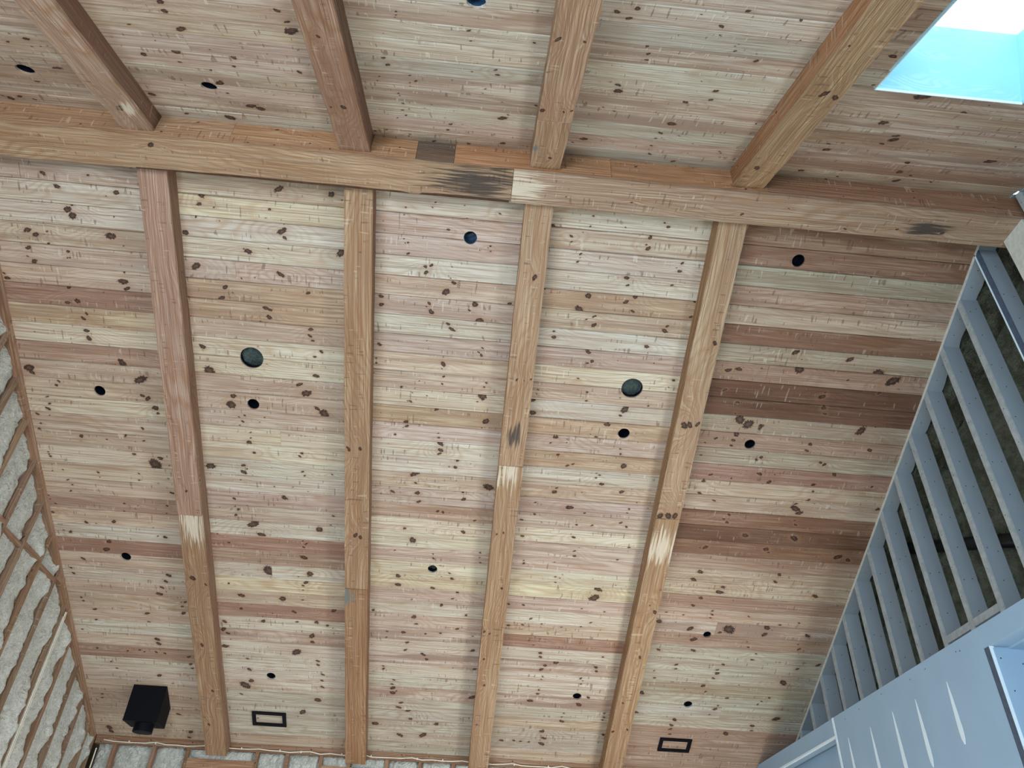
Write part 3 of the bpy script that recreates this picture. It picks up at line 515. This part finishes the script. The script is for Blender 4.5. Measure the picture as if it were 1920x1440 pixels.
# ------------------------------------------------------------------ holes in the boards: light cans and foam-backed cut-outs
def can(fr, sgn, x, v, r, label, blue=False, group='recessed light openings in the ceiling'):
    root = empty('recessed_light_can', fr@T(x, v*sgn, 0.02), label=label, category='light opening', group=group)
    bm = bmesh.new(); n = 24; H = .11
    A = [bm.verts.new((r*math.cos(2*math.pi*k/n), r*math.sin(2*math.pi*k/n), 0)) for k in range(n)]
    B = [bm.verts.new((r*math.cos(2*math.pi*k/n), r*math.sin(2*math.pi*k/n), H)) for k in range(n)]
    D = [bm.verts.new(((r+.004)*math.cos(2*math.pi*k/n), (r+.004)*math.sin(2*math.pi*k/n), H+.004)) for k in range(n)]
    E_ = [bm.verts.new(((r+.004)*math.cos(2*math.pi*k/n), (r+.004)*math.sin(2*math.pi*k/n), 0)) for k in range(n)]
    for k in range(n):
        q = (k+1) % n
        bm.faces.new((A[k], A[q], B[q], B[k])); bm.faces.new((E_[k], D[k], D[q], E_[q])); bm.faces.new((A[k], E_[k], E_[q], A[q]))
    bm.faces.new(B); bm.faces.new(D[::-1])
    obj('housing', bm, M_BLUEC if blue else M_NAVY, root, T(0, 0, 0))
    bm = bmesh.new()
    box_bm(bm, -r*.5, r*.5, -.012, .012, H-.03, H-.004)
    obj('bracket', bm, M_BEAD if blue else M_BLACK, root, Matrix.Rotation(random.uniform(0, 3), 4, 'Z'))
    return root
def plug(fr, sgn, x, v, r, label, group='foam-backed round cut-outs'):
    root = empty('round_cutout', fr@T(x, v*sgn, 0.02), label=label, category='ceiling opening', group=group)
    bm = bmesh.new(); n, R = 28, 8
    c0 = None; rings = []
    for j in range(1, R+1):
        rr = (r+.006)*j/R
        rings.append([bm.verts.new((rr*math.cos(2*math.pi*k/n), rr*math.sin(2*math.pi*k/n), .045+.014*noise.noise(Vector((rr*30*math.cos(2*math.pi*k/n)+x*9, rr*30*math.sin(2*math.pi*k/n), v))))) for k in range(n)])
    c0 = bm.verts.new((0, 0, .04))
    for k in range(n):
        bm.faces.new((c0, rings[0][k], rings[0][(k+1) % n]))
        for a, c in zip(rings, rings[1:]): bm.faces.new((a[k], c[k], c[(k+1) % n], a[(k+1) % n]))
    obj('foam_backing', bm, M_FOAMG, root, T(0, 0, 0), smooth=True)
    bm = bmesh.new(); A = []
    for k in range(n):
        ca, sa = math.cos(2*math.pi*k/n), math.sin(2*math.pi*k/n)
        A.append([bm.verts.new((q*ca, q*sa, z)) for q, z in ((r, 0), (r, .06), (r+.004, .06), (r+.004, 0))])
    for k in range(n):
        for j in range(4): bm.faces.new((A[k][j], A[k][(j+1) % 4], A[(k+1) % n][(j+1) % 4], A[(k+1) % n][j]))
    obj('collar', bm, M_NAVY, root, T(0, 0, 0))
    return root
H1L = ['large round grey foam-backed opening between the first and second lower rafters from the left', 'large round opening with grey foam behind it, near the rightmost lower rafter',
       'black round light opening nearest the upper part of the left stud wall', 'black round light opening just below the left large foam-filled opening',
       'black round light opening just below the right large foam-filled opening', 'black round light opening just right of the rightmost lower rafter, at mid height',
       'round light opening with blue metal inside, just below the ridge beam', 'dark light opening below the ridge beam among dark-streaked boards at right',
       'black light opening low in the left bay, above the black box', 'small round opening plugged with grey foam in the middle bay',
       'black light opening above the left black rectangular frame', 'small dark light opening in the right bay beside a knot, above two others',
       'black light opening low in the bay left of the rightmost lower rafter', 'black light opening above the right black rectangular frame']
for i, (x, v, r) in enumerate(HOLES1):
    if i in (0, 1, 9): plug(FR1, 1, x, v, r, H1L[i])
    else: can(FR1, 1, x, v, r, H1L[i], blue=(i == 6))
H2L = ['dark light opening at the far left of the upper slope', 'dark light opening between the two left rafters of the upper slope', 'blue-lined light opening cut by the top edge of the photo']
for i, (x, v, r) in enumerate(HOLES2): can(FR2, -1, x, v, r, H2L[i], blue=(i == 2))

# ------------------------------------------------------------------ black rectangular frames and stove-pipe box
def vent_frame(u0, u1, v0, v1, label):
    root = empty('rectangular_frame', FR1@T((u0+u1)/2, (v0+v1)/2, 0), label=label, category='frame', group='black rectangular frames on the ceiling')
    W, H, t = (u1-u0)/2, (v1-v0)/2, .042
    for a, b_, c, d in ((-W, W, -H, -H+t), (-W, W, H-t, H), (-W, -W+t, -H+t, H-t), (W-t, W, -H+t, H-t)):
        bm = bmesh.new(); box_bm(bm, a, b_, c, d, -.014, .0)
        obj('frame_side', bm, M_BLACK, root, T(0, 0, 0))
vent_frame(-2.131, -1.742, 6.457, 6.680, 'black rectangular frame on the ceiling between the two left rafters')
vent_frame(2.643, 3.025, 6.478, 6.700, 'black rectangular frame on the ceiling right of the rightmost rafter')
bxr = empty('stove_pipe_box', T(-3.245, 5.66, ZB-2.76), label='black square sheet-metal box hanging from the ceiling in the lower left corner', category='box')
bm = bmesh.new()
def zs(y): return Z1-y*math.tan(A1)
x0, x1, y0, y1 = -.1855, .1855, -.158, .150
zt0, zt1 = zs(5.66+y0)-(ZB-2.76)+.002, zs(5.66+y1)-(ZB-2.76)+.002
t = .003
prism(bm, [(x0, y0, 0), (x1, y0, 0), (x1, y0+t, 0), (x0, y0+t, 0)], [(x0, y0, zt0), (x1, y0, zt0), (x1, y0+t, zt0-.0015), (x0, y0+t, zt0-.0015)])
obj('front_panel', bm, M_BLACK, bxr, T(0, 0, 0))
bm = bmesh.new(); prism(bm, [(x0, y1-t, 0), (x1, y1-t, 0), (x1, y1, 0), (x0, y1, 0)], [(x0, y1-t, zt1), (x1, y1-t, zt1), (x1, y1, zt1), (x0, y1, zt1)])
obj('back_panel', bm, M_BLACK, bxr, T(0, 0, 0))
for a, c in ((x0, x0+t), (x1-t, x1)):
    bm = bmesh.new(); prism(bm, [(a, y0+t, 0), (c, y0+t, 0), (c, y1-t, 0), (a, y1-t, 0)], [(a, y0+t, zt0), (c, y0+t, zt0), (c, y1-t, zt1), (a, y1-t, zt1)])
    obj('side_panel', bm, M_BLACK, bxr, T(0, 0, 0))
bm = bmesh.new(); box_bm(bm, x0+t, x1-t, y0+t, y1-t, .0, .004); obj('bottom_plate', bm, M_BLACK, bxr, T(0, 0, 0))
bm = bmesh.new(); cyl(bm, (0.01, -.01, -.085), .105, (0, 0, 1), .085, 32); obj('pipe_collar', bm, M_BLACK, bxr, T(0, 0, 0))

# ------------------------------------------------------------------ skylight
win = empty('window_1', FR2, kind='structure', label='skylight shaft cut through the upper slope at the top right corner')
s0, s1, sv0, sv1 = SKY
def slab(name, x0, x1, v0, v1, z0, z1, mat, **p):
    bm = bmesh.new(); a, c = sorted((-v0, -v1))
    box_bm(bm, x0-(x0+x1)/2, x1-(x0+x1)/2, a-(a+c)/2, c-(a+c)/2, z0-(z0+z1)/2, z1-(z0+z1)/2)
    return obj(name, bm, mat, win, T((x0+x1)/2, (a+c)/2, (z0+z1)/2), **p)
# ridge-side face uses a rotated frame so the plywood figure runs across it
bm = bmesh.new(); box_bm(bm, -(s1-s0)/2-.014, (s1-s0)/2+.014, -.25, .25, 0, .014)
obj('shaft_panel', bm, M_SHAFT, win, frame(((s0+s1)/2, -sv0, .252), (1, 0, 0), (0, 0, 1)).__matmul__(Matrix.Rotation(math.pi, 4, 'X')))
slab('shaft_panel', s0-.014, s0, sv0, sv1, 0.0, .50, M_SHAFT); slab('shaft_panel', s1, s1+.014, sv0, sv1, 0.0, .50, M_SHAFT)
slab('shaft_panel', s0-.014, s1+.014, sv1, sv1+.014, 0.0, .50, M_SHAFT)
slab('frame', s0-.05, s1+.05, sv0-.05, sv0-.001, .50, .55, M_COMP); slab('frame', s0-.05, s1+.05, sv1+.001, sv1+.05, .50, .55, M_COMP)
slab('frame', s0-.05, s0-.001, sv0, sv1, .50, .55, M_COMP); slab('frame', s1+.001, s1+.05, sv0, sv1, .50, .55, M_COMP)
slab('edge_bead', s0-.001, s0+.006, sv0, sv1, -.004, .012, M_COMP); slab('edge_bead', s0, s1, sv0-.001, sv0+.006, -.004, .012, M_COMP)

# ------------------------------------------------------------------ shell: floor and outer walls
bm = bmesh.new(); box_bm(bm, -4.2, 5.0, -6.4, 6.5, -.04, 0); obj('floor', bm, M_FLOOR, kind='structure')
def gable(x0, x1, mat, name, y0=-6.35, y1=6.45, zb=0.0, up=.14):
    bm = bmesh.new()
    def zc(y): return (Z1-y*math.tan(A1) if y > 0 else Z2+y*math.tan(A2))+up
    ring = [(y0, zb), (y1, zb), (y1, zc(y1)), (0, zc(0)), (y0, zc(y0))]
    prism(bm, [(x0, y, z) for y, z in ring], [(x1, y, z) for y, z in ring])
    return obj(name, bm, mat, kind='structure')
M_STUD = M_BEAM
wl = gable(-4.22, -4.12, M_SHEATH, 'wall_left')
wr = gable(4.86, 4.96, M_DARKW, 'wall_right')
bm = bmesh.new(); box_bm(bm, -4.2, 4.95, 6.44, 6.5, 0, ZB-2.6); wf = obj('wall_far', bm, M_SHEATH, kind='structure')
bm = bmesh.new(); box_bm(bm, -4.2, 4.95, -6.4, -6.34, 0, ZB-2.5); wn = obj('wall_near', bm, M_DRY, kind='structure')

def stud(parent, x0, x1, y0, y1, z0, ztop, col=(158, 132, 108), zt2=None):
    """vertical stud; top cut to the slope"""
    L = ztop-z0; bm = bmesh.new()
    prism(bm, [(0, y0, x0), (0, y1, x0), (0, y1, x1), (0, y0, x1)], [(L, y0, x0), ((zt2 or ztop)-z0, y1, x0), ((zt2 or ztop)-z0, y1, x1), (L, y0, x1)])
    for v in bm.verts: v.co = Vector((v.co.x-L/2, v.co.y-(y0+y1)/2, v.co.z-(x0+x1)/2))
    # local x = up, y = world y, z = world x
    m = Matrix(((0, 0, 1, (x0+x1)/2), (0, 1, 0, (y0+y1)/2), (1, 0, 0, z0+L/2), (0, 0, 0, 1)))
    o = obj('stud', bm, M_STUD, parent, m); tint(o, jcol(col, 10), .35)
    set_knots(o, [(random.uniform(-L/2, L/2), random.uniform(-.05, .05), random.uniform(.008, .02)) for _ in range(8)])
    return o
def foam(parent, y0, y1, z0, ztop_fn, xs, depth, seed, mat=M_FOAM, edge=0.0, horiz=False, over=.035):
    """lumpy sheet of spray foam filling a bay: surface x = xs + lumps (towards +depth)"""
    bm = bmesh.new(); ny = 12
    zmax = max(ztop_fn(y0), ztop_fn(y1)); nz = max(4, int((zmax-z0)/.035))
    grid = []
    for j in range(nz+1):
        row = []
        for i in range(ny+1):
            t = i/ny; y = y0+(y1-y0)*t; zt = ztop_fn(y); z = z0+(zt-z0)*j/nz
            n1 = noise.noise(Vector((y*5+seed, z*3.2, seed*3.1))); n2 = noise.noise(Vector((y*15, z*13, seed+9)))
            n3 = noise.noise(Vector((y*40, z*36, seed+5)))
            lump = .028*n1+.034*abs(n2)+.012*n3
            # swells against the far stud and sometimes spills over it, shrinks away at the near stud
            sw = over*max(0, noise.noise(Vector((seed*2.3, z*2.6, 1.7)))*1.4+noise.noise(Vector((seed, z*9.0, 4.7)))*.6+.25)
            prof = -.045*(1-t)**4 + sw*max(0, (t-.55)/.45)**1.5*1.6
            yy = y+(.05*max(0, noise.noise(Vector((z*4.5, seed, 2)))+.2) if i == ny else 0)
            x = xs+depth*(lump+prof)
            if i == ny: x -= depth*.03
            if horiz: row.append(bm.verts.new((yy, x, z)))
            else: row.append(bm.verts.new((x, yy, z)))
        grid.append(row)
    for a, c in zip(grid, grid[1:]):
        for i in range(ny): bm.faces.new((a[i], a[i+1], c[i+1], c[i]))
    # backing skirt so the foam has thickness
    back = xs-depth*.09
    def bk(v): return bm.verts.new((v.co.x, back, v.co.z) if horiz else (back, v.co.y, v.co.z))
    ringv = [r[0] for r in grid]+grid[-1][1:]+[r[-1] for r in grid[-2::-1]]+grid[0][-2:0:-1]
    bv = [bk(v) for v in ringv]; n = len(ringv)
    for k in range(n): bm.faces.new((ringv[k], ringv[(k+1) % n], bv[(k+1) % n], bv[k]))
    o = obj('foam_fill', bm, mat, parent, None, smooth=True)
    return o

# ------------------------------------------------------------------ left stud wall
def zl(y): return (Z1-y*math.tan(A1)) if y > 0 else Z2+y*math.tan(A2)
wlr = empty('wall_left_framing', T(0, 0, 0), kind='structure')
wlr.name = 'wall_left.001'
STUD_Y = [6.0-.395*j for j in range(0, 15)]
ZL0 = ZB-4.6
for j, y in enumerate(STUD_Y):
    stud(wlr, XL-.14, XL, y-.019, y+.019, 0.0, zl(y-.019)-.03, zt2=zl(y+.019)-.03, col=(150, 130, 112) if j % 3 else (164, 140, 116))
stud(wlr, XL-.14, XL, 6.22, 6.262, 0.0, zl(6.22)-.03, zt2=zl(6.262)-.03)
ys = [6.24]+STUD_Y
for j in range(len(ys)-1):
    ya, yb = ys[j+1]+.019, ys[j]-.019
    foam(wlr, ya, yb, ZL0, lambda y: zl(y)-.05, XL-.046, 1, j*3.7+1.3, over=.055)
# sloped top plate with butt joint, horizontal blocking
for a, c in ((.15, 3.35), (3.352, 7.0)):
    bm = bmesh.new(); L = c-a; box_bm(bm, -L/2, L/2, -.07, .07, -.04, .0, .0015, 12)
    o = obj('top_plate', bm, M_STUD, wlr, FR1@T(XL-.068, (a+c)/2, -.001)@frame((0, 0, 0), (0, 1, 0), (-1, 0, 0)))
    tint(o, (172, 144, 122), .3); set_knots(o, [])
    bm = bmesh.new(); box_bm(bm, -L/2, L/2, -.07, .07, -.035, .0, .0015, 12)
    o = obj('top_plate', bm, M_STUD, wlr, FR1@T(XL-.072, (a+c)/2, -.043)@frame((0, 0, 0), (0, 1, 0), (-1, 0, 0)))
    tint(o, (162, 134, 112), .3); set_knots(o, [])
for j in range(len(ys)-1):
    ya, yb = ys[j+1]+.019, ys[j]-.019
    if zl(ya) < ZB-1.7: continue
    bm = bmesh.new(); box_bm(bm, -(yb-ya)/2, (yb-ya)/2, -.019, .019, -.07, .07)
    o = obj('blocking', bm, M_STUD, wlr, Matrix(((0, 0, 1, XL-.07), (1, 0, 0, (ya+yb)/2), (0, 1, 0, ZB-1.79+(.02 if j % 2 else -.02)), (0, 0, 0, 1))))
    tint(o, (160, 132, 108), .3); set_knots(o, [])

def cable(name, pts, r, mat, label, category='cable', group=None):
    cu = bpy.data.curves.new(name, 'CURVE'); cu.dimensions = '3D'; cu.bevel_depth = r; cu.bevel_resolution = 2
    sp = cu.splines.new('POLY'); sp.points.add(len(pts)-1)
    for p, q in zip(sp.points, pts): p.co = (*q, 1)
    cu.materials.append(mat)
    me = bpy.data.meshes.new_from_object(bpy.data.objects.new('tmp', cu))
    o = bpy.data.objects.new(name, me); C.objects.link(o)
    o['label'] = label; o['category'] = category
    if group: o['group'] = group
    return o
def vline(x, y, z0, z1, w=.006, n=24, s=1):
    return [(x, y+w*noise.noise(Vector((s, i*.6, 3))), z0+(z1-z0)*i/n) for i in range(n+1)]
cable('electrical_cable', vline(XL+.022, 4.43, 0.3, zl(4.43)-.14, s=1), .0045, M_WHITE, 'left strand of the pale cable pair running down a left wall stud', group='cables on the left wall')
cable('electrical_cable', vline(XL+.022, 4.456, 0.3, zl(4.46)-.12, s=2), .0045, M_WHITE, 'right strand of the pale cable pair running down a left wall stud', group='cables on the left wall')
cable('electrical_cable', vline(XL+.008, 1.21, ZL0, zl(1.2)-.10, s=5), .008, M_WHITE, 'outer pale cable bent at the top of the left wall, near the photo edge', group='cables on the left wall')
cable('electrical_cable', vline(XL+.008, 1.262, ZL0, zl(1.26)-.12, s=6), .008, M_WHITE, 'inner pale cable bent at the top of the left wall, near the photo edge', group='cables on the left wall')
cable('electrical_cable', vline(XL+.05, 6.27, 0.3, zl(6.28)-.14, s=8), .007, M_WHITE, 'pale cable running down the corner of the left and far walls')

# ------------------------------------------------------------------ far stud wall
wfr = empty('wall_far_framing', T(0, 0, 0), kind='structure'); wfr.name = 'wall_far.001'
ZT = zl(YE)
def hplate(z0, z1, x0, x1, yo=0.0, col=(162, 132, 106), name='top_plate', d=.14):
    bm = bmesh.new(); L = x1-x0; box_bm(bm, -L/2, L/2, -(z1-z0)/2, (z1-z0)/2, 0, d, .001, max(2, int(L/.3)))
    o = obj(name, bm, M_STUD, wfr, Matrix(((1, 0, 0, (x0+x1)/2), (0, 0, 1, YE+yo), (0, -1, 0, (z0+z1)/2), (0, 0, 0, 1))))
    tint(o, jcol(col, 6), .35); set_knots(o, [(random.uniform(-L/2, L/2), 0, .01) for _ in range(4)]); return o
for a, c in ((XL, -.75), (-.748, 1.9), (1.902, XR+.3)):
    hplate(ZT-.040, ZT+.01, a, c, .0); hplate(ZT-.078, ZT-.042, a, c, .004, (148, 120, 96))
SX = [-3.73, -3.275, -2.885, -2.08, -1.728, -1.33, -1.0, -.555, -.16, .232, .62, 1.0, 1.4, 1.8, 2.2, 2.6, 3.0, 3.4, 3.8, 4.2]
HEADERS = [(-2.865, -2.10), (-1.31, -.575), (.25, .60), (1.42, 2.18)]
def studf(x):
    L = ZT-.078; bm = bmesh.new(); box_bm(bm, -L/2, L/2, -.019, .019, 0, .14, .001, 6)
    o = obj('stud', bm, M_STUD, wfr, Matrix(((0, 1, 0, x), (0, 0, 1, YE+.002), (1, 0, 0, L/2), (0, 0, 0, 1))))
    tint(o, jcol((162, 132, 106), 10), .35); set_knots(o, [(random.uniform(0, L/2), 0, .012) for _ in range(4)])
for x in SX: studf(x)
ed = [XL+.02]+SX
for a, c in zip(ed, ed[1:]):
    hd = any(h0-.03 < (a+c)/2 < h1+.03 for h0, h1 in HEADERS)
    z0 = ZT-.18 if hd else ZB-4.2
    foam(wfr, a+.019, c-.019, z0, lambda y: ZT-.078, YE+.035, -1, a*7.3, over=.01, horiz=True)
for h0, h1 in HEADERS:
    hplate(ZT-.178-.30, ZT-.178, h0, h1, .012, (180, 144, 114), 'header')
    hplate(ZT-.48-.28, ZT-.482, h0, h1, .016, (186, 152, 122), 'header')
pts = [(XL+.1+i*.12, YE-.012, ZT-.045+.012*noise.noise(Vector((i*.7, 2, 1)))-(.01 if i % 5 else -.004)) for i in range(60)]
top_cable = cable('electrical_cable', pts, .006, M_WHITE, 'thin pale cable stapled along the top of the far wall')
for k in range(16):
    bm = bmesh.new(); box_bm(bm, -.006, .006, -.006, .012, -.012, .010)
    x = -3.6+k*.42+random.uniform(-.1, .1)
    obj('staple', bm, M_WHITE, top_cable, T(x, YE-.012, ZT-.048))

# ------------------------------------------------------------------ right wall: drywall-wrapped studs, open bays, foam behind
wrr = empty('wall_right_framing', T(0, 0, 0), kind='structure'); wrr.name = 'wall_right.001'
ZLED = ZB-2.69
FD = .165
FY = [.343+.4*k for k in range(15)]
def fin(y, w=.056, y_is_near=True, dark=False, depth=FD, z0=ZLED-.02):
    zt = zl(y)-.004; zt2 = zl(y+w)-.004
    if y < 0: zt, zt2 = zl(y)-.004, zl(y+w)-.004
    root_y = y
    bm = bmesh.new()
    prism(bm, [(XR+.012, y, z0), (XR+depth, y, z0), (XR+depth, y+w, z0), (XR+.012, y+w, z0)], [(XR+.012, y, zt), (XR+depth, y, zt), (XR+depth, y+w, zt2), (XR+.012, y+w, zt2)])
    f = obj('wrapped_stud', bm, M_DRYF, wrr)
    bm = bmesh.new()
    n = 30; e0 = []
    for i in range(n+1):
        z = z0+(zt-z0)*i/n; j = .0022*noise.noise(Vector((y*7, z*11, 1)))
        e0.append((z, j))
    for (za, ja), (zb_, jb) in zip(e0, e0[1:]):
        prism(bm, [(XR-.001, y+.002+ja, za), (XR+.012, y+.001+ja, za), (XR+.012, y+w-.001+ja, za), (XR-.001, y+w-.003+ja, za)], [(XR-.001, y+.002+jb, zb_), (XR+.012, y+.001+jb, zb_), (XR+.012, y+w-.001+jb, zb_), (XR-.001, y+w-.003+jb, zb_)])
    obj('front_edge', bm, M_BEAD if dark else M_DRYG, f)
    if dark:
        bm = bmesh.new(); box_bm(bm, XR-.006, XR+.006, y+w-.012, y+w, z0, zt2); obj('corner_bead', bm, M_COMP, f)
    # screw heads on the side face and on the front edge
    bm = bmesh.new()
    k = 0; z = z0+.25+random.uniform(0, .3)
    while z < zt-.1:
        for xx in ((XR+.045, XR+.12) if k % 2 else (XR+.08,)):
            cyl(bm, (xx+random.uniform(-.01, .01), y-.0012, z+random.uniform(-.04, .04)), .0045, (0, 1, 0), .002, 8)
        cyl(bm, (XR-.0025, y+w*.5+random.uniform(-.01, .01), z+.1), .0035, (1, 0, 0), .002, 8)
        z += random.uniform(.22, .36); k += 1
    if len(bm.verts): obj('screw_head', bm, M_SCREW, f, kind='stuff')
    else: bm.free()
for k, y in enumerate(FY): fin(y, dark=(k == 0))
for y in (-.255, -.66, -1.06, -1.46, -1.86, -2.26, -2.66, -3.06): fin(y)
# sloped soffit pieces between the studs, under the ceiling boards
def soffit(ya, yb, first=False):
    bm = bmesh.new(); n = 8; t = .014
    for i in range(n):
        a, c = ya+(yb-ya)*i/n, ya+(yb-ya)*(i+1)/n
        ja, jc = [FD-.012+.018*noise.noise(Vector((q*9, 3, 1))) for q in (a, c)]
        prism(bm, [(XR, a, zl(a)-t), (XR+ja, a, zl(a)-t), (XR+ja, a, zl(a)-.001), (XR, a, zl(a)-.001)], [(XR, c, zl(c)-t), (XR+jc, c, zl(c)-t), (XR+jc, c, zl(c)-.001), (XR, c, zl(c)-.001)])
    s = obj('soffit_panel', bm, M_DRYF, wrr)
    bm = bmesh.new()
    for q in (.3, .7):
        y = ya+(yb-ya)*q; cyl(bm, (XR+.07, y, zl(y)-t-.0015), .0045, (0, 0, 1), .002, 8)
    obj('screw_head', bm, M_SCREW, s, kind='stuff')
prev = BW
for y in FY+[6.27]:
    soffit(prev+.002, y-.001); prev = y+.056
prev = -BW
for y in (-.255, -.66, -1.06, -1.46, -1.86, -2.26, -2.66, -3.06):
    soffit(y+.057, prev-.002); prev = y
# pale drywall edge strip where the ceiling meets the wall
for ya, yb in ((BW, 3.2), (3.202, 6.28)):
    bm = bmesh.new(); prism(bm, [(XR-.006, ya, zl(ya)-.022), (XR+.004, ya, zl(ya)-.022), (XR+.004, ya, zl(ya)-.001), (XR-.006, ya, zl(ya)-.001)], [(XR-.006, yb, zl(yb)-.022), (XR+.004, yb, zl(yb)-.022), (XR+.004, yb, zl(yb)-.001), (XR-.006, yb, zl(yb)-.001)])
    obj('edge_strip', bm, M_DRYE, wrr)
# white post wrapped in drywall under the end of the ridge beam
bm = bmesh.new(); box_bm(bm, XR+.005, XR+.17, -.149, .088, ZLED-.02, ZB-.001)
po = obj('post', bm, M_DRYE, wrr, label='white drywall-wrapped post under the end of the ridge beam')
# rails low between the studs
for a, c in ((1.599, 1.943), (1.999, 2.343)):
    bm = bmesh.new(); box_bm(bm, XR, XR+.10, a, c, ZB-2.475, ZB-2.415); obj('rail', bm, M_DRYG, wrr)
# lumpy foam on the underside of the roof behind the bays
for slope, fr in ((1, FR1), (2, FR2)):
    bm = bmesh.new(); nu, nv = 10, 90
    g = [[bm.verts.new((XR+.17+.42*i/nu, (v*7.0/nv if slope == 1 else -v*4.0/nv), .055+.05*noise.noise(Vector((i*.5, v*.7, slope)))+.02*noise.noise(Vector((i*1.7, v*1.9, 4))))) for i in range(nu+1)] for v in range(nv+1)]
    for a, c in zip(g, g[1:]):
        for i in range(nu): bm.faces.new((a[i], a[i+1], c[i+1], c[i]))
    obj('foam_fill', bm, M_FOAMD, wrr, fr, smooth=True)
# foam against the outer wall behind the bays
for k in range(-9, 16):
    ya = .343+.4*k+.03; yb = ya+.37
    yl = lambda y: zl(y)-.01
    if yb > 6.35: break
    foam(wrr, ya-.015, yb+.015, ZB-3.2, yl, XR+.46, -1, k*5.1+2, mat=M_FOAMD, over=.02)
bm = bmesh.new(); cyl(bm, (XR+.36, 3.35, ZB-1.12), .06, (0, -1.0, -.42), 2.9, 16)
obj('vent_pipe', bm, M_PIPE, None, None, smooth=True, label='dark pipe running behind the open studs of the right wall', category='pipe')
bm = bmesh.new(); cyl(bm, (XR+.30, 3.6, ZB-2.35), .035, (0, -1.0, -.05), 3.1, 12)
obj('vent_pipe', bm, M_PIPE, None, None, smooth=True, label='thinner dark pipe below the thick one behind the right wall studs', category='pipe')
s_ = stud(wrr, XR+.24, XR+.28, 3.0, 3.14, ZLED-.02, zl(3.07)-.1, (178, 146, 98)); s_['label'] = 'bare yellowish stud seen behind the drywall-wrapped ones'

# ------------------------------------------------------------------ loft parapet in front of the right wall
XP = 3.908
par = empty('wall_loft', T(0, 0, 0), kind='structure')
def pbox(name, x0, x1, y0, y1, z0, z1, mat, parent=par, **p):
    bm = bmesh.new(); box_bm(bm, x0, x1, y0, y1, z0, z1); return obj(name, bm, mat, parent, **p)
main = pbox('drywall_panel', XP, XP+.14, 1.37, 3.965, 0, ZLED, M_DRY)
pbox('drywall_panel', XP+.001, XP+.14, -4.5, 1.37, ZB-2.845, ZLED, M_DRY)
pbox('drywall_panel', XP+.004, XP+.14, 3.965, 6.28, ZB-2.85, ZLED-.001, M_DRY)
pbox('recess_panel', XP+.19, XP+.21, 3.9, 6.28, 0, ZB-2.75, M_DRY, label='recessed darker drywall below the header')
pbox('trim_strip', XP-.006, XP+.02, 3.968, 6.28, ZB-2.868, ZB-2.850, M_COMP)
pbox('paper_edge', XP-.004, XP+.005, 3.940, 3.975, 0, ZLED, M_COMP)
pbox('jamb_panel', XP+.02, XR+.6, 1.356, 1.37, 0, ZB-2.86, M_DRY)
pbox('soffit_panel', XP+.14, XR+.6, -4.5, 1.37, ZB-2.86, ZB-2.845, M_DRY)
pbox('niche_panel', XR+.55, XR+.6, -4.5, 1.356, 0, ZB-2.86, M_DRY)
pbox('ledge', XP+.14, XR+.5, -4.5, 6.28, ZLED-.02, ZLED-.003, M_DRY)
pbox('corner_bead', XP-.002, XP+.004, 1.368, 1.425, 0, ZB-2.845, M_BEAD)
pbox('corner_bead', XP-.002, XP+.03, 1.362, 1.369, 0, ZB-2.845, M_COMP)
# joint-compound streaks: long spindles, wider at the foot
for y, zt, zb_ in ((1.97, -2.915, -3.36), (2.45, -2.915, -3.42), (2.84, -2.912, -3.47), (3.27, -2.935, -3.5), (3.72, -2.925, -3.5), (4.02, -9, -9)):
    if zt < -5: continue
    bm = bmesh.new(); n = 12; L = []; R_ = []
    prof = [.002, .008, .012, .015, .018, .020, .022, .024, .026, .027, .026, .022, .006]
    ring = [(XP-.0015, y-prof[i]+.001*(i % 3), ZB+zt+(zb_-zt)*i/n) for i in range(n+1)]+[(XP-.0015, y+prof[i], ZB+zt+(zb_-zt)*i/n) for i in range(n, -1, -1)]
    prism(bm, ring, [(XP+.001, p[1], p[2]) for p in ring]); obj('joint_compound', bm, M_COMP, main)
bm = bmesh.new()
for y, z in ((2.95, -2.74), (2.45, -2.76), (2.2, -2.75), (1.75, -2.76), (1.70, -2.77), (3.4, -2.75), (1.42, -3.05), (3.7, -2.76), (1.42, -3.35)):
    cyl(bm, (XP-.001, y, ZB+z), .005, (1, 0, 0), .002, 8)
obj('screw_head', bm, M_SCREW, main, kind='stuff')
bm = bmesh.new()
for x, z in ((.05, -2.93), (.20, -2.96), (.07, -3.15), (.1, -3.4)):
    cyl(bm, (XP+x, 1.3545, ZB+z), .005, (0, 1, 0), .002, 8)
obj('screw_head', bm, M_SCREW, par, kind='stuff')
